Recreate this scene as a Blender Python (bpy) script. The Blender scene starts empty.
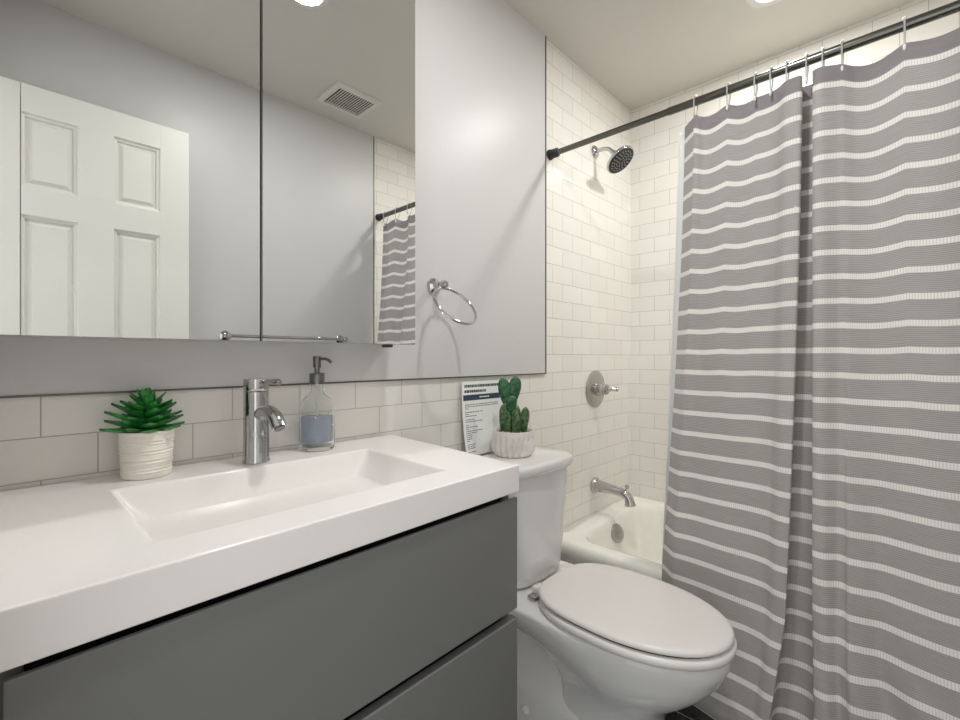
import bpy, bmesh, math, random
from mathutils import Vector, Matrix

random.seed(7)
C = bpy.context.scene.collection
PI = math.pi

# ------------------------------------------------------------------ camera, world, lights, exposure
YAW = math.radians(43.6)
CAM_Z = 1.125
CEIL = 2.433
WALL_Y = 1.11          # tiled face of the vanity wall
RIGHT_Y = -0.40        # face of the opposite wall
BACK_X = 2.328         # tiled face of the wall behind the tub
FRONT_X = -0.03        # face of the wall with the doorway
EDGE_X = 1.544         # where paint ends and shower tile begins

sc = bpy.context.scene
cam_d = bpy.data.cameras.new('camera')
cam = bpy.data.objects.new('camera', cam_d)
C.objects.link(cam)
cam.location = (0, 0, CAM_Z)
cam.rotation_euler = (PI / 2, 0, YAW - PI / 2)
cam_d.sensor_fit = 'HORIZONTAL'
cam_d.sensor_width = 36
cam_d.lens = 461 / 960 * 36
cam_d.shift_y = -3 / 960
cam_d.clip_start = 0.01
sc.camera = cam

world = bpy.data.worlds.new('world')
sc.world = world
world.use_nodes = True
wb = world.node_tree.nodes['Background']
wb.inputs[0].default_value = (0.985, 1.0, 0.985, 1)
wb.inputs[1].default_value = 1.35

sc.view_settings.view_transform = 'Standard'
sc.view_settings.look = 'None'
sc.view_settings.gamma = 1
sc.view_settings.use_curve_mapping = False
sc.view_settings.exposure = 0.16
sc.cycles.max_bounces = 12
sc.cycles.diffuse_bounces = 6
sc.cycles.glossy_bounces = 6
sc.cycles.transmission_bounces = 12
sc.cycles.transparent_max_bounces = 12
sc.cycles.blur_glossy = 0.0
sc.cycles.sample_clamp_indirect = 0
sc.cycles.use_guiding = True

TUB_LIGHT = (1.905, 0.382)
VAN_LIGHT = (0.765, 0.365)
TUB_POWER = 8.6
VAN_POWER = 9


def lamp(name, loc, power, radius, color):
    d = bpy.data.lights.new(name, 'AREA')
    d.shape = 'DISK'
    d.size = radius * 2
    d.energy = power
    d.color = color
    d.spread = math.radians(180)
    o = bpy.data.objects.new(name, d)
    C.objects.link(o)
    o.location = loc
    return o


lamp('tub_downlight_lamp', (TUB_LIGHT[0], TUB_LIGHT[1], CEIL - 0.010), TUB_POWER, 0.055, (0.985, 1.0, 0.95))
lamp('vanity_downlight_lamp', (VAN_LIGHT[0], VAN_LIGHT[1], CEIL - 0.010), VAN_POWER, 0.055, (0.98, 1.0, 0.965))


# ------------------------------------------------------------------ helpers
def srgb(r, g, b):
    def f(c):
        c /= 255
        return c / 12.92 if c <= 0.04045 else ((c + 0.055) / 1.055) ** 2.4
    return (f(r), f(g), f(b), 1)


def principled(name, col, rough=0.5, metal=0.0, spec=0.5, coat=0.0, trans=0.0, ior=1.45, noise=0.0, nscale=30, bump=0.0, bscale=200):
    m = bpy.data.materials.new(name)
    m.use_nodes = True
    nt = m.node_tree
    p = nt.nodes['Principled BSDF']
    p.inputs['Base Color'].default_value = col
    p.inputs['Roughness'].default_value = rough
    p.inputs['Metallic'].default_value = metal
    p.inputs['Specular IOR Level'].default_value = spec
    p.inputs['Coat Weight'].default_value = coat
    p.inputs['Coat Roughness'].default_value = 0.05
    p.inputs['Transmission Weight'].default_value = trans
    p.inputs['IOR'].default_value = ior
    tc = nt.nodes.new('ShaderNodeTexCoord')
    if noise > 0:
        n = nt.nodes.new('ShaderNodeTexNoise')
        n.inputs['Scale'].default_value = nscale
        n.inputs['Detail'].default_value = 4
        nt.links.new(tc.outputs['Object'], n.inputs['Vector'])
        mx = nt.nodes.new('ShaderNodeMix')
        mx.data_type = 'RGBA'
        mx.inputs[6].default_value = tuple(c * (1 - noise) for c in col[:3]) + (1,)
        mx.inputs[7].default_value = tuple(min(1, c * (1 + noise)) for c in col[:3]) + (1,)
        nt.links.new(n.outputs['Fac'], mx.inputs[0])
        nt.links.new(mx.outputs[2], p.inputs['Base Color'])
    if bump > 0:
        n2 = nt.nodes.new('ShaderNodeTexNoise')
        n2.inputs['Scale'].default_value = bscale
        n2.inputs['Detail'].default_value = 3
        nt.links.new(tc.outputs['Object'], n2.inputs['Vector'])
        b = nt.nodes.new('ShaderNodeBump')
        b.inputs['Strength'].default_value = bump
        b.inputs['Distance'].default_value = 0.002
        nt.links.new(n2.outputs['Fac'], b.inputs['Height'])
        nt.links.new(b.outputs['Normal'], p.inputs['Normal'])
    return m


def tile_material(name, axis, x0, z0, w=0.155, h=0.0755):
    m = bpy.data.materials.new(name)
    m.use_nodes = True
    nt = m.node_tree
    p = nt.nodes['Principled BSDF']
    p.inputs['Roughness'].default_value = 0.13
    tc = nt.nodes.new('ShaderNodeTexCoord')
    sp = nt.nodes.new('ShaderNodeSeparateXYZ')
    nt.links.new(tc.outputs['Object'], sp.inputs[0])
    cb = nt.nodes.new('ShaderNodeCombineXYZ')
    a = nt.nodes.new('ShaderNodeMath'); a.operation = 'SUBTRACT'; a.inputs[1].default_value = x0
    b = nt.nodes.new('ShaderNodeMath'); b.operation = 'SUBTRACT'; b.inputs[1].default_value = z0
    nt.links.new(sp.outputs['X' if axis == 'x' else 'Y'], a.inputs[0])
    nt.links.new(sp.outputs['Z'], b.inputs[0])
    nt.links.new(a.outputs[0], cb.inputs[0])
    nt.links.new(b.outputs[0], cb.inputs[1])
    br = nt.nodes.new('ShaderNodeTexBrick')
    br.offset = 0.5
    br.inputs['Scale'].default_value = 1
    br.inputs['Mortar Size'].default_value = 0.0011
    br.inputs['Mortar Smooth'].default_value = 0.3
    br.inputs['Bias'].default_value = 0
    br.inputs['Brick Width'].default_value = w
    br.inputs['Row Height'].default_value = h
    br.inputs['Color1'].default_value = srgb(232, 228, 223)
    br.inputs['Color2'].default_value = srgb(227, 223, 218)
    br.inputs['Mortar'].default_value = srgb(178, 172, 164)
    nt.links.new(cb.outputs[0], br.inputs['Vector'])
    nt.links.new(br.outputs['Color'], p.inputs['Base Color'])
    mr = nt.nodes.new('ShaderNodeMapRange')
    mr.inputs[3].default_value = 0.13
    mr.inputs[4].default_value = 0.7
    nt.links.new(br.outputs['Fac'], mr.inputs[0])
    nt.links.new(mr.outputs[0], p.inputs['Roughness'])
    inv = nt.nodes.new('ShaderNodeMath'); inv.operation = 'SUBTRACT'; inv.inputs[0].default_value = 1
    nt.links.new(br.outputs['Fac'], inv.inputs[1])
    ns = nt.nodes.new('ShaderNodeTexNoise'); ns.inputs['Scale'].default_value = 9
    nt.links.new(cb.outputs[0], ns.inputs['Vector'])
    ad = nt.nodes.new('ShaderNodeMath'); ad.operation = 'MULTIPLY_ADD'; ad.inputs[1].default_value = 0.35
    nt.links.new(ns.outputs['Fac'], ad.inputs[0])
    nt.links.new(inv.outputs[0], ad.inputs[2])
    bp = nt.nodes.new('ShaderNodeBump')
    bp.inputs['Strength'].default_value = 0.5
    bp.inputs['Distance'].default_value = 0.0012
    nt.links.new(ad.outputs[0], bp.inputs['Height'])
    nt.links.new(bp.outputs['Normal'], p.inputs['Normal'])
    return m


def floor_material():
    m = bpy.data.materials.new('dark_floor_tile')
    m.use_nodes = True
    nt = m.node_tree
    p = nt.nodes['Principled BSDF']
    tc = nt.nodes.new('ShaderNodeTexCoord')
    mp = nt.nodes.new('ShaderNodeMapping')
    mp.inputs['Location'].default_value = (0.06, 0.015, 0)
    nt.links.new(tc.outputs['Object'], mp.inputs[0])
    br = nt.nodes.new('ShaderNodeTexBrick')
    br.offset = 0.0
    br.inputs['Scale'].default_value = 1
    br.inputs['Mortar Size'].default_value = 0.0018
    br.inputs['Brick Width'].default_value = 0.155
    br.inputs['Row Height'].default_value = 0.155
    br.inputs['Mortar'].default_value = srgb(205, 202, 196)
    nt.links.new(mp.outputs[0], br.inputs['Vector'])
    w = nt.nodes.new('ShaderNodeTexNoise')
    w.inputs['Scale'].default_value = 7; w.inputs['Detail'].default_value = 8; w.inputs['Distortion'].default_value = 1.5
    nt.links.new(tc.outputs['Object'], w.inputs['Vector'])
    cr = nt.nodes.new('ShaderNodeValToRGB')
    cr.color_ramp.elements[0].position = 0.45; cr.color_ramp.elements[0].color = srgb(26, 26, 27)
    cr.color_ramp.elements[1].position = 0.75; cr.color_ramp.elements[1].color = srgb(88, 86, 84)
    nt.links.new(w.outputs['Fac'], cr.inputs[0])
    nt.links.new(cr.outputs[0], br.inputs['Color1'])
    nt.links.new(cr.outputs[0], br.inputs['Color2'])
    nt.links.new(br.outputs['Color'], p.inputs['Base Color'])
    p.inputs['Roughness'].default_value = 0.2
    return m


def curtain_material():
    m = bpy.data.materials.new('striped_curtain_fabric')
    m.use_nodes = True
    nt = m.node_tree
    L = nt.links.new
    p = nt.nodes['Principled BSDF']
    uv = nt.nodes.new('ShaderNodeUVMap')
    sp = nt.nodes.new('ShaderNodeSeparateXYZ')
    L(uv.outputs[0], sp.inputs[0])

    def math_(op, a, b=None, c=None):
        n = nt.nodes.new('ShaderNodeMath'); n.operation = op
        for i, v in enumerate((a, b, c)):
            if v is None:
                continue
            if isinstance(v, (int, float)):
                n.inputs[i].default_value = v
            else:
                L(v, n.inputs[i])
        return n.outputs[0]
    U, V = sp.outputs[0], sp.outputs[1]
    PITCH = 0.0652
    vs = math_('SUBTRACT', V, 0.0445)
    ph = math_('MODULO', math_('ADD', vs, PITCH * 40), PITCH)
    inside = math_('LESS_THAN', ph, 0.0152)
    past = math_('GREATER_THAN', vs, -0.001)
    stripe = math_('MULTIPLY', inside, past)
    # ribs of the white bands
    rib = math_('SINE', math_('MULTIPLY', U, 2 * PI / 0.0055))
    ribm = math_('GREATER_THAN', rib, 0.62)
    nz = nt.nodes.new('ShaderNodeTexNoise'); nz.inputs['Scale'].default_value = 2.2
    L(uv.outputs[0], nz.inputs['Vector'])
    # fine weft lines of the grey bands
    mpl = nt.nodes.new('ShaderNodeMapping'); mpl.inputs['Scale'].default_value = (18, 900, 1)
    L(uv.outputs[0], mpl.inputs[0])
    lin = nt.nodes.new('ShaderNodeTexNoise'); lin.inputs['Scale'].default_value = 1; lin.inputs['Detail'].default_value = 2
    L(mpl.outputs[0], lin.inputs['Vector'])
    wl = math_('SINE', math_('MULTIPLY', V, 2 * PI / 0.0047))
    wlm = math_('MULTIPLY', math_('GREATER_THAN', wl, 0.45), 0.38)
    dark = math_('ADD', math_('MULTIPLY', lin.outputs['Fac'], 0.6), wlm)

    def mix(fac, a, b):
        n = nt.nodes.new('ShaderNodeMix'); n.data_type = 'RGBA'
        if isinstance(fac, (int, float)):
            n.inputs[0].default_value = fac
        else:
            L(fac, n.inputs[0])
        for i, v in ((6, a), (7, b)):
            if isinstance(v, tuple):
                n.inputs[i].default_value = v
            else:
                L(v, n.inputs[i])
        return n.outputs[2]
    grey = mix(dark, srgb(188, 183, 181), srgb(130, 125, 124))
    white = mix(math_('MULTIPLY', ribm, 0.55), srgb(238, 235, 231), srgb(196, 192, 190))
    col = mix(stripe, grey, white)
    hem = math_('LESS_THAN', V, 0.042)
    col = mix(math_('MULTIPLY', hem, 0.85), col, srgb(132, 126, 130))
    L(col, p.inputs['Base Color'])
    p.inputs['Roughness'].default_value = 0.75
    p.inputs['Sheen Weight'].default_value = 0.15
    h = math_('ADD', math_('MULTIPLY', stripe, 0.5), math_('MULTIPLY', lin.outputs['Fac'], 0.3))
    wr = nt.nodes.new('ShaderNodeTexNoise'); wr.inputs['Scale'].default_value = 7; wr.inputs['Detail'].default_value = 3
    wr.inputs['Distortion'].default_value = 0.8
    L(uv.outputs[0], wr.inputs['Vector'])
    b = nt.nodes.new('ShaderNodeBump'); b.inputs['Strength'].default_value = 0.35; b.inputs['Distance'].default_value = 0.001
    L(h, b.inputs['Height'])
    b2 = nt.nodes.new('ShaderNodeBump'); b2.inputs['Strength'].default_value = 0.35; b2.inputs['Distance'].default_value = 0.012
    L(wr.outputs['Fac'], b2.inputs['Height'])
    L(b.outputs['Normal'], b2.inputs['Normal'])
    L(b2.outputs['Normal'], p.inputs['Normal'])
    return m


M = {}
M['wall'] = principled('painted_wall', srgb(203, 201, 201), rough=0.36, spec=0.3, noise=0.015, nscale=3, bump=0.12, bscale=60)
M['wall_side'] = principled('painted_wall_opposite', srgb(203, 201, 201), rough=0.38, spec=0.4, noise=0.015, nscale=3, bump=0.12, bscale=60)
M['ceiling'] = principled('painted_ceiling', srgb(204, 200, 193), rough=0.45, spec=0.3, bump=0.1, bscale=50)
M['tile_left'] = tile_material('subway_tile_left', 'x', 0.054, 1.0602)
M['tile_right'] = tile_material('subway_tile_right', 'x', 0.02, 1.0602)
M['tile_back'] = tile_material('subway_tile_back', 'y', 1.06, 1.0602)
M['floor'] = floor_material()
M['metal_trim'] = principled('dark_metal_trim', srgb(105, 102, 98), rough=0.35, metal=0.8)
M['door'] = principled('door_paint', srgb(226, 224, 218), rough=0.4, bump=0.1, bscale=40)
M['counter'] = principled('white_resin', srgb(236, 231, 230), rough=0.22, coat=0.15)
M['cabinet'] = principled('grey_lacquer', srgb(117, 117, 116), rough=0.36, spec=0.4, noise=0.05, nscale=4)
M['gap_shade'] = principled('drawer_gap_shade', srgb(14, 14, 14), rough=0.7)
M['chrome'] = principled('chrome', (0.52, 0.52, 0.52, 1), rough=0.06, metal=1.0)
M['nickel'] = principled('satin_nickel', (0.50, 0.49, 0.47, 1), rough=0.22, metal=1.0)
M['mirror'] = principled('mirror_glass', (0.80, 0.81, 0.805, 1), rough=0.0, metal=1.0)
M['mirror_edge'] = principled('mirror_edge', srgb(150, 152, 150), rough=0.3, metal=0.6)
M['white_box'] = principled('white_laminate', srgb(214, 213, 212), rough=0.4)
M['porcelain'] = principled('porcelain', srgb(232, 231, 231), rough=0.1, coat=0.4)
M['seat'] = principled('seat_plastic', srgb(242, 237, 235), rough=0.25)
M['tub'] = principled('tub_enamel', srgb(236, 234, 228), rough=0.12, coat=0.3)
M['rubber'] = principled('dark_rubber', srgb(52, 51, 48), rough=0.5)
M['rod'] = principled('bronze_rod', (0.16, 0.155, 0.14, 1), rough=0.22, metal=1.0)
M['black'] = principled('black_plastic', srgb(22, 22, 23), rough=0.45)
M['grey_rubber'] = principled('nozzle_rubber', srgb(150, 150, 150), rough=0.5)
M['plastic'] = principled('clear_plastic', srgb(235, 236, 236), rough=0.12, trans=0.55)
M['liner'] = principled('white_liner', srgb(238, 238, 236), rough=0.4)
M['curtain'] = curtain_material()
M['pot'] = principled('cream_ceramic', srgb(232, 226, 217), rough=0.4, bump=0.15, bscale=90)
M['pot_white'] = principled('white_ceramic', srgb(226, 220, 216), rough=0.4)
M['soil'] = principled('dark_soil', srgb(44, 36, 28), rough=0.9, noise=0.4, nscale=200)
M['pebble'] = principled('tan_pebbles', srgb(176, 156, 120), rough=0.8, noise=0.25, nscale=300)
M['paper'] = principled('white_paper', srgb(232, 232, 231), rough=0.6)
M['ink'] = principled('dark_ink', srgb(70, 72, 76), rough=0.7)
M['navy'] = principled('navy_ink', srgb(52, 64, 84), rough=0.7)
M['vent'] = principled('vent_plastic', srgb(214, 210, 204), rough=0.45)
M['vent_shade'] = principled('vent_shade', srgb(30, 30, 29), rough=0.8)
M['steel_pump'] = principled('dark_steel', (0.20, 0.195, 0.19, 1), rough=0.28, metal=1.0)


def leaf_material(name, dark, light, scale, stripes=False):
    m = bpy.data.materials.new(name)
    m.use_nodes = True
    nt = m.node_tree
    p = nt.nodes['Principled BSDF']
    tc = nt.nodes.new('ShaderNodeTexCoord')
    n = nt.nodes.new('ShaderNodeTexNoise')
    n.inputs['Scale'].default_value = scale
    n.inputs['Detail'].default_value = 3
    nt.links.new(tc.outputs['Object'], n.inputs['Vector'])
    cr = nt.nodes.new('ShaderNodeValToRGB')
    cr.color_ramp.elements[0].position = 0.38; cr.color_ramp.elements[0].color = dark
    cr.color_ramp.elements[1].position = 0.68; cr.color_ramp.elements[1].color = light
    nt.links.new(n.outputs['Fac'], cr.inputs[0])
    nt.links.new(cr.outputs[0], p.inputs['Base Color'])
    p.inputs['Roughness'].default_value = 0.38
    return m


M['succulent'] = leaf_material('succulent_green', srgb(18, 92, 40), srgb(70, 160, 76), 35)
M['cactus'] = leaf_material('cactus_green', srgb(28, 76, 48), srgb(64, 112, 74), 60)
M['cactus_pale'] = leaf_material('pale_ribbed_cactus_green', srgb(36, 78, 46), srgb(108, 134, 90), 90)


def emission(name, col, s):
    m = bpy.data.materials.new(name)
    m.use_nodes = True
    nt = m.node_tree
    p = nt.nodes['Principled BSDF']
    p.inputs['Emission Color'].default_value = col
    p.inputs['Emission Strength'].default_value = s
    return m


M['lens'] = emission('lit_lens', (1, 0.97, 0.92, 1), 6)

glass = bpy.data.materials.new('bottle_glass'); glass.use_nodes = True
gp = glass.node_tree.nodes['Principled BSDF']
gp.inputs['Base Color'].default_value = (0.97, 0.985, 0.98, 1)
gp.inputs['Transmission Weight'].default_value = 1
gp.inputs['Roughness'].default_value = 0.0
gp.inputs['IOR'].default_value = 1.12
M['glass'] = glass
liq = bpy.data.materials.new('blue_soap'); liq.use_nodes = True
lp = liq.node_tree.nodes['Principled BSDF']
lp.inputs['Base Color'].default_value = srgb(190, 196, 214)
lp.inputs['Transmission Weight'].default_value = 0.6
lp.inputs['Roughness'].default_value = 0.15
lp.inputs['IOR'].default_value = 1.2
M['soap'] = liq


def finish(bm, smooth):
    bmesh.ops.recalc_face_normals(bm, faces=bm.faces)
    for f in bm.faces:
        f.smooth = smooth


def world_origin(o):
    v = Vector((0, 0, 0))
    while o is not None:
        v += o.location
        o = o.parent
    return v


def obj(name, bm, mat, parent=None, smooth=True, angle=40, origin=None, recalc=True):
    """Link a bmesh (world coordinates) as ONE mesh object."""
    if recalc:
        finish(bm, smooth)
    else:
        for f in bm.faces:
            f.smooth = smooth
    off = world_origin(parent) if parent else (Vector(origin) if origin is not None else Vector((0, 0, 0)))
    if off.length:
        bmesh.ops.translate(bm, verts=bm.verts, vec=-off)
    me = bpy.data.meshes.new(name)
    bm.to_mesh(me)
    bm.free()
    mats = mat if isinstance(mat, (list, tuple)) else [mat]
    for mm in mats:
        me.materials.append(M[mm] if isinstance(mm, str) else mm)
    if smooth:
        try:
            me.set_sharp_from_angle(angle=math.radians(angle))
        except Exception:
            pass
    o = bpy.data.objects.new(name, me)
    C.objects.link(o)
    if parent:
        o.parent = parent
    elif origin is not None:
        o.location = origin
    return o


def thing(name, label, cat, loc, group=None):
    o = bpy.data.objects.new(name, None)
    C.objects.link(o)
    o.empty_display_size = 0.05
    o.location = loc
    o['label'] = label
    o['category'] = cat
    if group:
        o['group'] = group
    return o


def tag(o, label, cat, group=None):
    o['label'] = label
    o['category'] = cat
    if group:
        o['group'] = group
    return o


def struct(o, label, cat):
    o['kind'] = 'structure'
    o['label'] = label
    o['category'] = cat
    return o


def box(bm, x0, x1, y0, y1, z0, z1, bevel=0.0, seg=2, mat=0):
    vs = [bm.verts.new(p) for p in ((x0, y0, z0), (x1, y0, z0), (x1, y1, z0), (x0, y1, z0),
                                    (x0, y0, z1), (x1, y0, z1), (x1, y1, z1), (x0, y1, z1))]
    return _box_faces(bm, vs, bevel, seg, mat)


def _box_faces(bm, vs, bevel, seg, mat=0):
    fs = [bm.faces.new([vs[i] for i in q]) for q in
          ((3, 2, 1, 0), (4, 5, 6, 7), (0, 1, 5, 4), (1, 2, 6, 5), (2, 3, 7, 6), (3, 0, 4, 7))]
    for f in fs:
        f.material_index = mat
    if bevel > 0:
        es = list({e for f in fs for e in f.edges})
        bmesh.ops.bevel(bm, geom=es, offset=bevel, segments=seg, profile=0.6, affect='EDGES', clamp_overlap=True)
    return vs


def prism(bm, pts, z0, z1, bevel=0.0, seg=2):
    """box with four plan corners."""
    vs = [bm.verts.new((p[0], p[1], z0)) for p in pts] + [bm.verts.new((p[0], p[1], z1)) for p in pts]
    return _box_faces(bm, vs, bevel, seg)


def loft(bm, rings, cap0=True, cap1=True, closed=True):
    vr = [[bm.verts.new(p) for p in r] for r in rings]
    n = len(vr[0])
    for a, b in zip(vr[:-1], vr[1:]):
        for i in range(n if closed else n - 1):
            j = (i + 1) % n
            bm.faces.new((a[i], a[j], b[j], b[i]))
    if cap0:
        bm.faces.new(list(reversed(vr[0])))
    if cap1:
        bm.faces.new(vr[-1])
    return vr


def frame_of(d):
    d = Vector(d).normalized()
    up = Vector((0, 0, 1)) if abs(d.z) < 0.95 else Vector((1, 0, 0))
    a = d.cross(up).normalized()
    b = a.cross(d).normalized()
    return a, b


def lathe(bm, prof, base, axis=(0, 0, 1), n=40, wob=None):
    """prof: list of (radius, distance along the axis)."""
    base = Vector(base)
    d = Vector(axis).normalized()
    a, b = frame_of(d)
    rings = []
    for r, h in prof:
        ring = []
        for i in range(n):
            t = 2 * PI * i / n
            rr = r * (wob(t, h) if wob else 1)
            ring.append(base + d * h + (a * math.cos(t) + b * math.sin(t)) * max(rr, 1e-5))
        rings.append(ring)
    return loft(bm, rings, prof[0][0] > 1e-4, prof[-1][0] > 1e-4)


def tube(bm, pts, radii, n=14, closed=False):
    pts = [Vector(p) for p in pts]
    if isinstance(radii, (int, float)):
        radii = [radii] * len(pts)
    m = len(pts)
    dirs = []
    for i in range(m):
        if closed:
            d = pts[(i + 1) % m] - pts[i - 1]
        else:
            d = pts[min(i + 1, m - 1)] - pts[max(i - 1, 0)]
        dirs.append(d.normalized())
    a, b = frame_of(dirs[0])
    rings = []
    for i in range(m):
        if i:
            a = (a - dirs[i] * a.dot(dirs[i])).normalized()
            b = dirs[i].cross(a).normalized()
        else:
            b = dirs[0].cross(a).normalized()
        rings.append([pts[i] + (a * math.cos(2 * PI * k / n) + b * math.sin(2 * PI * k / n)) * radii[i] for k in range(n)])
    if closed:
        rings.append(rings[0])
        vr = loft(bm, rings, False, False)
        bmesh.ops.remove_doubles(bm, verts=bm.verts, dist=1e-6)
        return vr
    return loft(bm, rings)


def spline(cps, per=8):
    """Catmull-Rom through control points of any dimension."""
    out = []
    n = len(cps)
    for i in range(n - 1):
        p0, p1, p2, p3 = cps[max(i - 1, 0)], cps[i], cps[i + 1], cps[min(i + 2, n - 1)]
        for k in range(per):
            t = k / per
            out.append(tuple(0.5 * (2 * b + (c - a) * t + (2 * a - 5 * b + 4 * c - d) * t * t + (3 * b - a - 3 * c + d) * t ** 3)
                             for a, b, c, d in zip(p0, p1, p2, p3)))
    out.append(tuple(cps[-1]))
    return out


def rrect(corners, r, z, n=6):
    """Rounded quadrilateral: corners counter-clockwise (x, y)."""
    out = []
    m = len(corners)
    for i in range(m):
        p = Vector(corners[i]); a = Vector(corners[i - 1]); b = Vector(corners[(i + 1) % m])
        da = (a - p).normalized(); db = (b - p).normalized()
        s = p + da * r; e = p + db * r
        for k in range(n + 1):
            t = k / n
            q = s * (1 - t) ** 2 + p * 2 * t * (1 - t) + e * t ** 2
            q = q * 0.85 + (s * (1 - t) + e * t) * 0.15 if 0 < t < 1 else q
            out.append((q.x, q.y, z))
    return out


def rect(x0, x1, y0, y1):
    return [(x0, y0), (x1, y0), (x1, y1), (x0, y1)]


# ------------------------------------------------------------------ the setting
bm = bmesh.new()
box(bm, FRONT_X - 0.10, BACK_X + 0.1, RIGHT_Y - 0.1, WALL_Y + 0.1, -0.08, 0)
struct(obj('floor', bm, 'floor', smooth=False), 'dark marbled tile floor with pale grout under the toilet', 'floor')

bm = bmesh.new()
box(bm, FRONT_X - 0.10, BACK_X + 0.1, RIGHT_Y - 0.1, WALL_Y + 0.1, CEIL, CEIL + 0.08)
struct(obj('ceiling', bm, 'ceiling', smooth=False), 'plain off-white painted ceiling over the whole bathroom', 'ceiling')

PANEL_Z = 1.0602
bm = bmesh.new()
box(bm, FRONT_X - 0.1, BACK_X + 0.1, WALL_Y, WALL_Y + 0.1, 0, CEIL, mat=0)
box(bm, FRONT_X - 0.1, EDGE_X, WALL_Y - 0.007, WALL_Y + 0.002, PANEL_Z, CEIL, mat=1)
struct(obj('wall_left', bm, ['tile_left', 'wall'], smooth=False), 'wall behind vanity and toilet, white tile below smooth grey-white paint', 'wall')

bm = bmesh.new()
box(bm, BACK_X, BACK_X + 0.1, RIGHT_Y - 0.1, WALL_Y + 0.1, 0, CEIL)
struct(obj('wall_back', bm, 'tile_back', smooth=False), 'cream subway-tiled wall along the far side of the tub', 'wall')

bm = bmesh.new()
box(bm, FRONT_X - 0.1, BACK_X + 0.1, RIGHT_Y - 0.1, RIGHT_Y, 0, CEIL, mat=0)
box(bm, FRONT_X - 0.1, EDGE_X, RIGHT_Y - 0.002, RIGHT_Y + 0.007, 0, CEIL, mat=1)
struct(obj('wall_right', bm, ['tile_right', 'wall_side'], smooth=False), 'pale painted wall with towel bar, seen in the mirror', 'wall')

bm = bmesh.new()
box(bm, FRONT_X - 0.1, FRONT_X, 0.42, WALL_Y + 0.1, 0, CEIL)
box(bm, FRONT_X - 0.1, FRONT_X, RIGHT_Y - 0.1, -0.36, 0, CEIL)
box(bm, FRONT_X - 0.1, FRONT_X, -0.36, 0.42, 2.1, CEIL)
struct(obj('wall_front', bm, 'wall_side', smooth=False), 'pale painted wall with the doorway the photo is taken from', 'wall')

# metal edging round the painted panel
bm = bmesh.new()
box(bm, EDGE_X, EDGE_X + 0.004, WALL_Y - 0.010, WALL_Y + 0.001, PANEL_Z - 0.004, CEIL)
struct(obj('trim_1', bm, 'metal_trim', smooth=False), 'thin dark metal strip standing between grey paint and shower tile', 'trim')
bm = bmesh.new()
box(bm, FRONT_X, EDGE_X, WALL_Y - 0.009, WALL_Y + 0.001, PANEL_Z - 0.004, PANEL_Z)
struct(obj('trim_2', bm, 'metal_trim', smooth=False), 'thin dark strip along the bottom of the grey painted wall', 'trim')
bm = bmesh.new()
box(bm, EDGE_X, EDGE_X + 0.004, RIGHT_Y - 0.001, RIGHT_Y + 0.010, 0.0, CEIL)
struct(obj('trim_3', bm, 'metal_trim', smooth=False), 'thin dark metal strip edging the shower tile, seen in the mirror', 'trim')

# six-panel door folded open against the opposite wall
DY0, DY1 = RIGHT_Y + 0.045, RIGHT_Y + 0.080     # leaf
DX0, DX1, DZ0, DZ1 = -0.022, 0.572, 0.012, 2.085
sx0, sx1 = 0.060, 0.468                          # inner edges of the stiles
mx0, mx1 = 0.212, 0.318                          # middle mullion
bm = bmesh.new()
rails = [(DZ0, 0.24), (0.80, 0.99), (1.625, 1.725), (1.985, DZ1)]
bv = 0.002
box(bm, DX0, sx0 - 0.002, DY0, DY1, DZ0, DZ1, bv)
box(bm, sx1, DX1, DY0, DY1, DZ0, DZ1, bv)
for z0, z1 in rails:
    box(bm, sx0, sx1 + 0.001, DY0, DY1, z0, z1, bv)
for z0, z1 in ((0.24, 0.80), (0.99, 1.625), (1.725, 1.985)):
    box(bm, mx0, mx1, DY0, DY1, z0 - 0.001, z1 + 0.001, bv)
door = struct(obj('door_1', bm, 'door', smooth=False), 'white six-panel door standing open, reflected in mirror', 'door')
for z0, z1 in ((0.24, 0.80), (0.99, 1.625), (1.725, 1.985)):
    for x0, x1 in ((sx0, mx0), (mx1, sx1)):
        bm = bmesh.new()
        ya, yb = DY1 - 0.019, DY1 - 0.007        # recessed field and raised field
        e, s = 0.018, 0.030
        r = []
        r.append([(x0, ya - 0.010, z0), (x1, ya - 0.010, z0), (x1, ya - 0.010, z1), (x0, ya - 0.010, z1)])
        r.append([(x0, DY1 - 0.002, z0), (x1, DY1 - 0.002, z0), (x1, DY1 - 0.002, z1), (x0, DY1 - 0.002, z1)])
        for (m_, y_) in ((0.003, DY1 - 0.009), (0.010, DY1 - 0.011), (0.012, ya), (e, ya), (s, yb)):
            r.append([(x0 + m_, y_, z0 + m_), (x1 - m_, y_, z0 + m_), (x1 - m_, y_, z1 - m_), (x0 + m_, y_, z1 - m_)])
        loft(bm, r)
        obj('panel', bm, 'door', door, smooth=False)

# ------------------------------------------------------------------ vanity
COUNTER_Z = 0.902
CT = 0.055
cf_l, cf_r = 0.584, 0.600        # front edge left / right
c_out = [(-0.012, cf_l), (0.7495, cf_r), (0.788, WALL_Y - 0.004), (-0.012, WALL_Y - 0.004)]
basin = [(0.133, 0.671), (0.613, 0.679), (0.621, 0.969), (0.133, 0.979)]


def inset(c, dx, dy):
    cx = sum(p[0] for p in c) / 4; cy = sum(p[1] for p in c) / 4
    return [(p[0] + (dx if p[0] < cx else -dx), p[1] + (dy if p[1] < cy else -dy)) for p in c]


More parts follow.
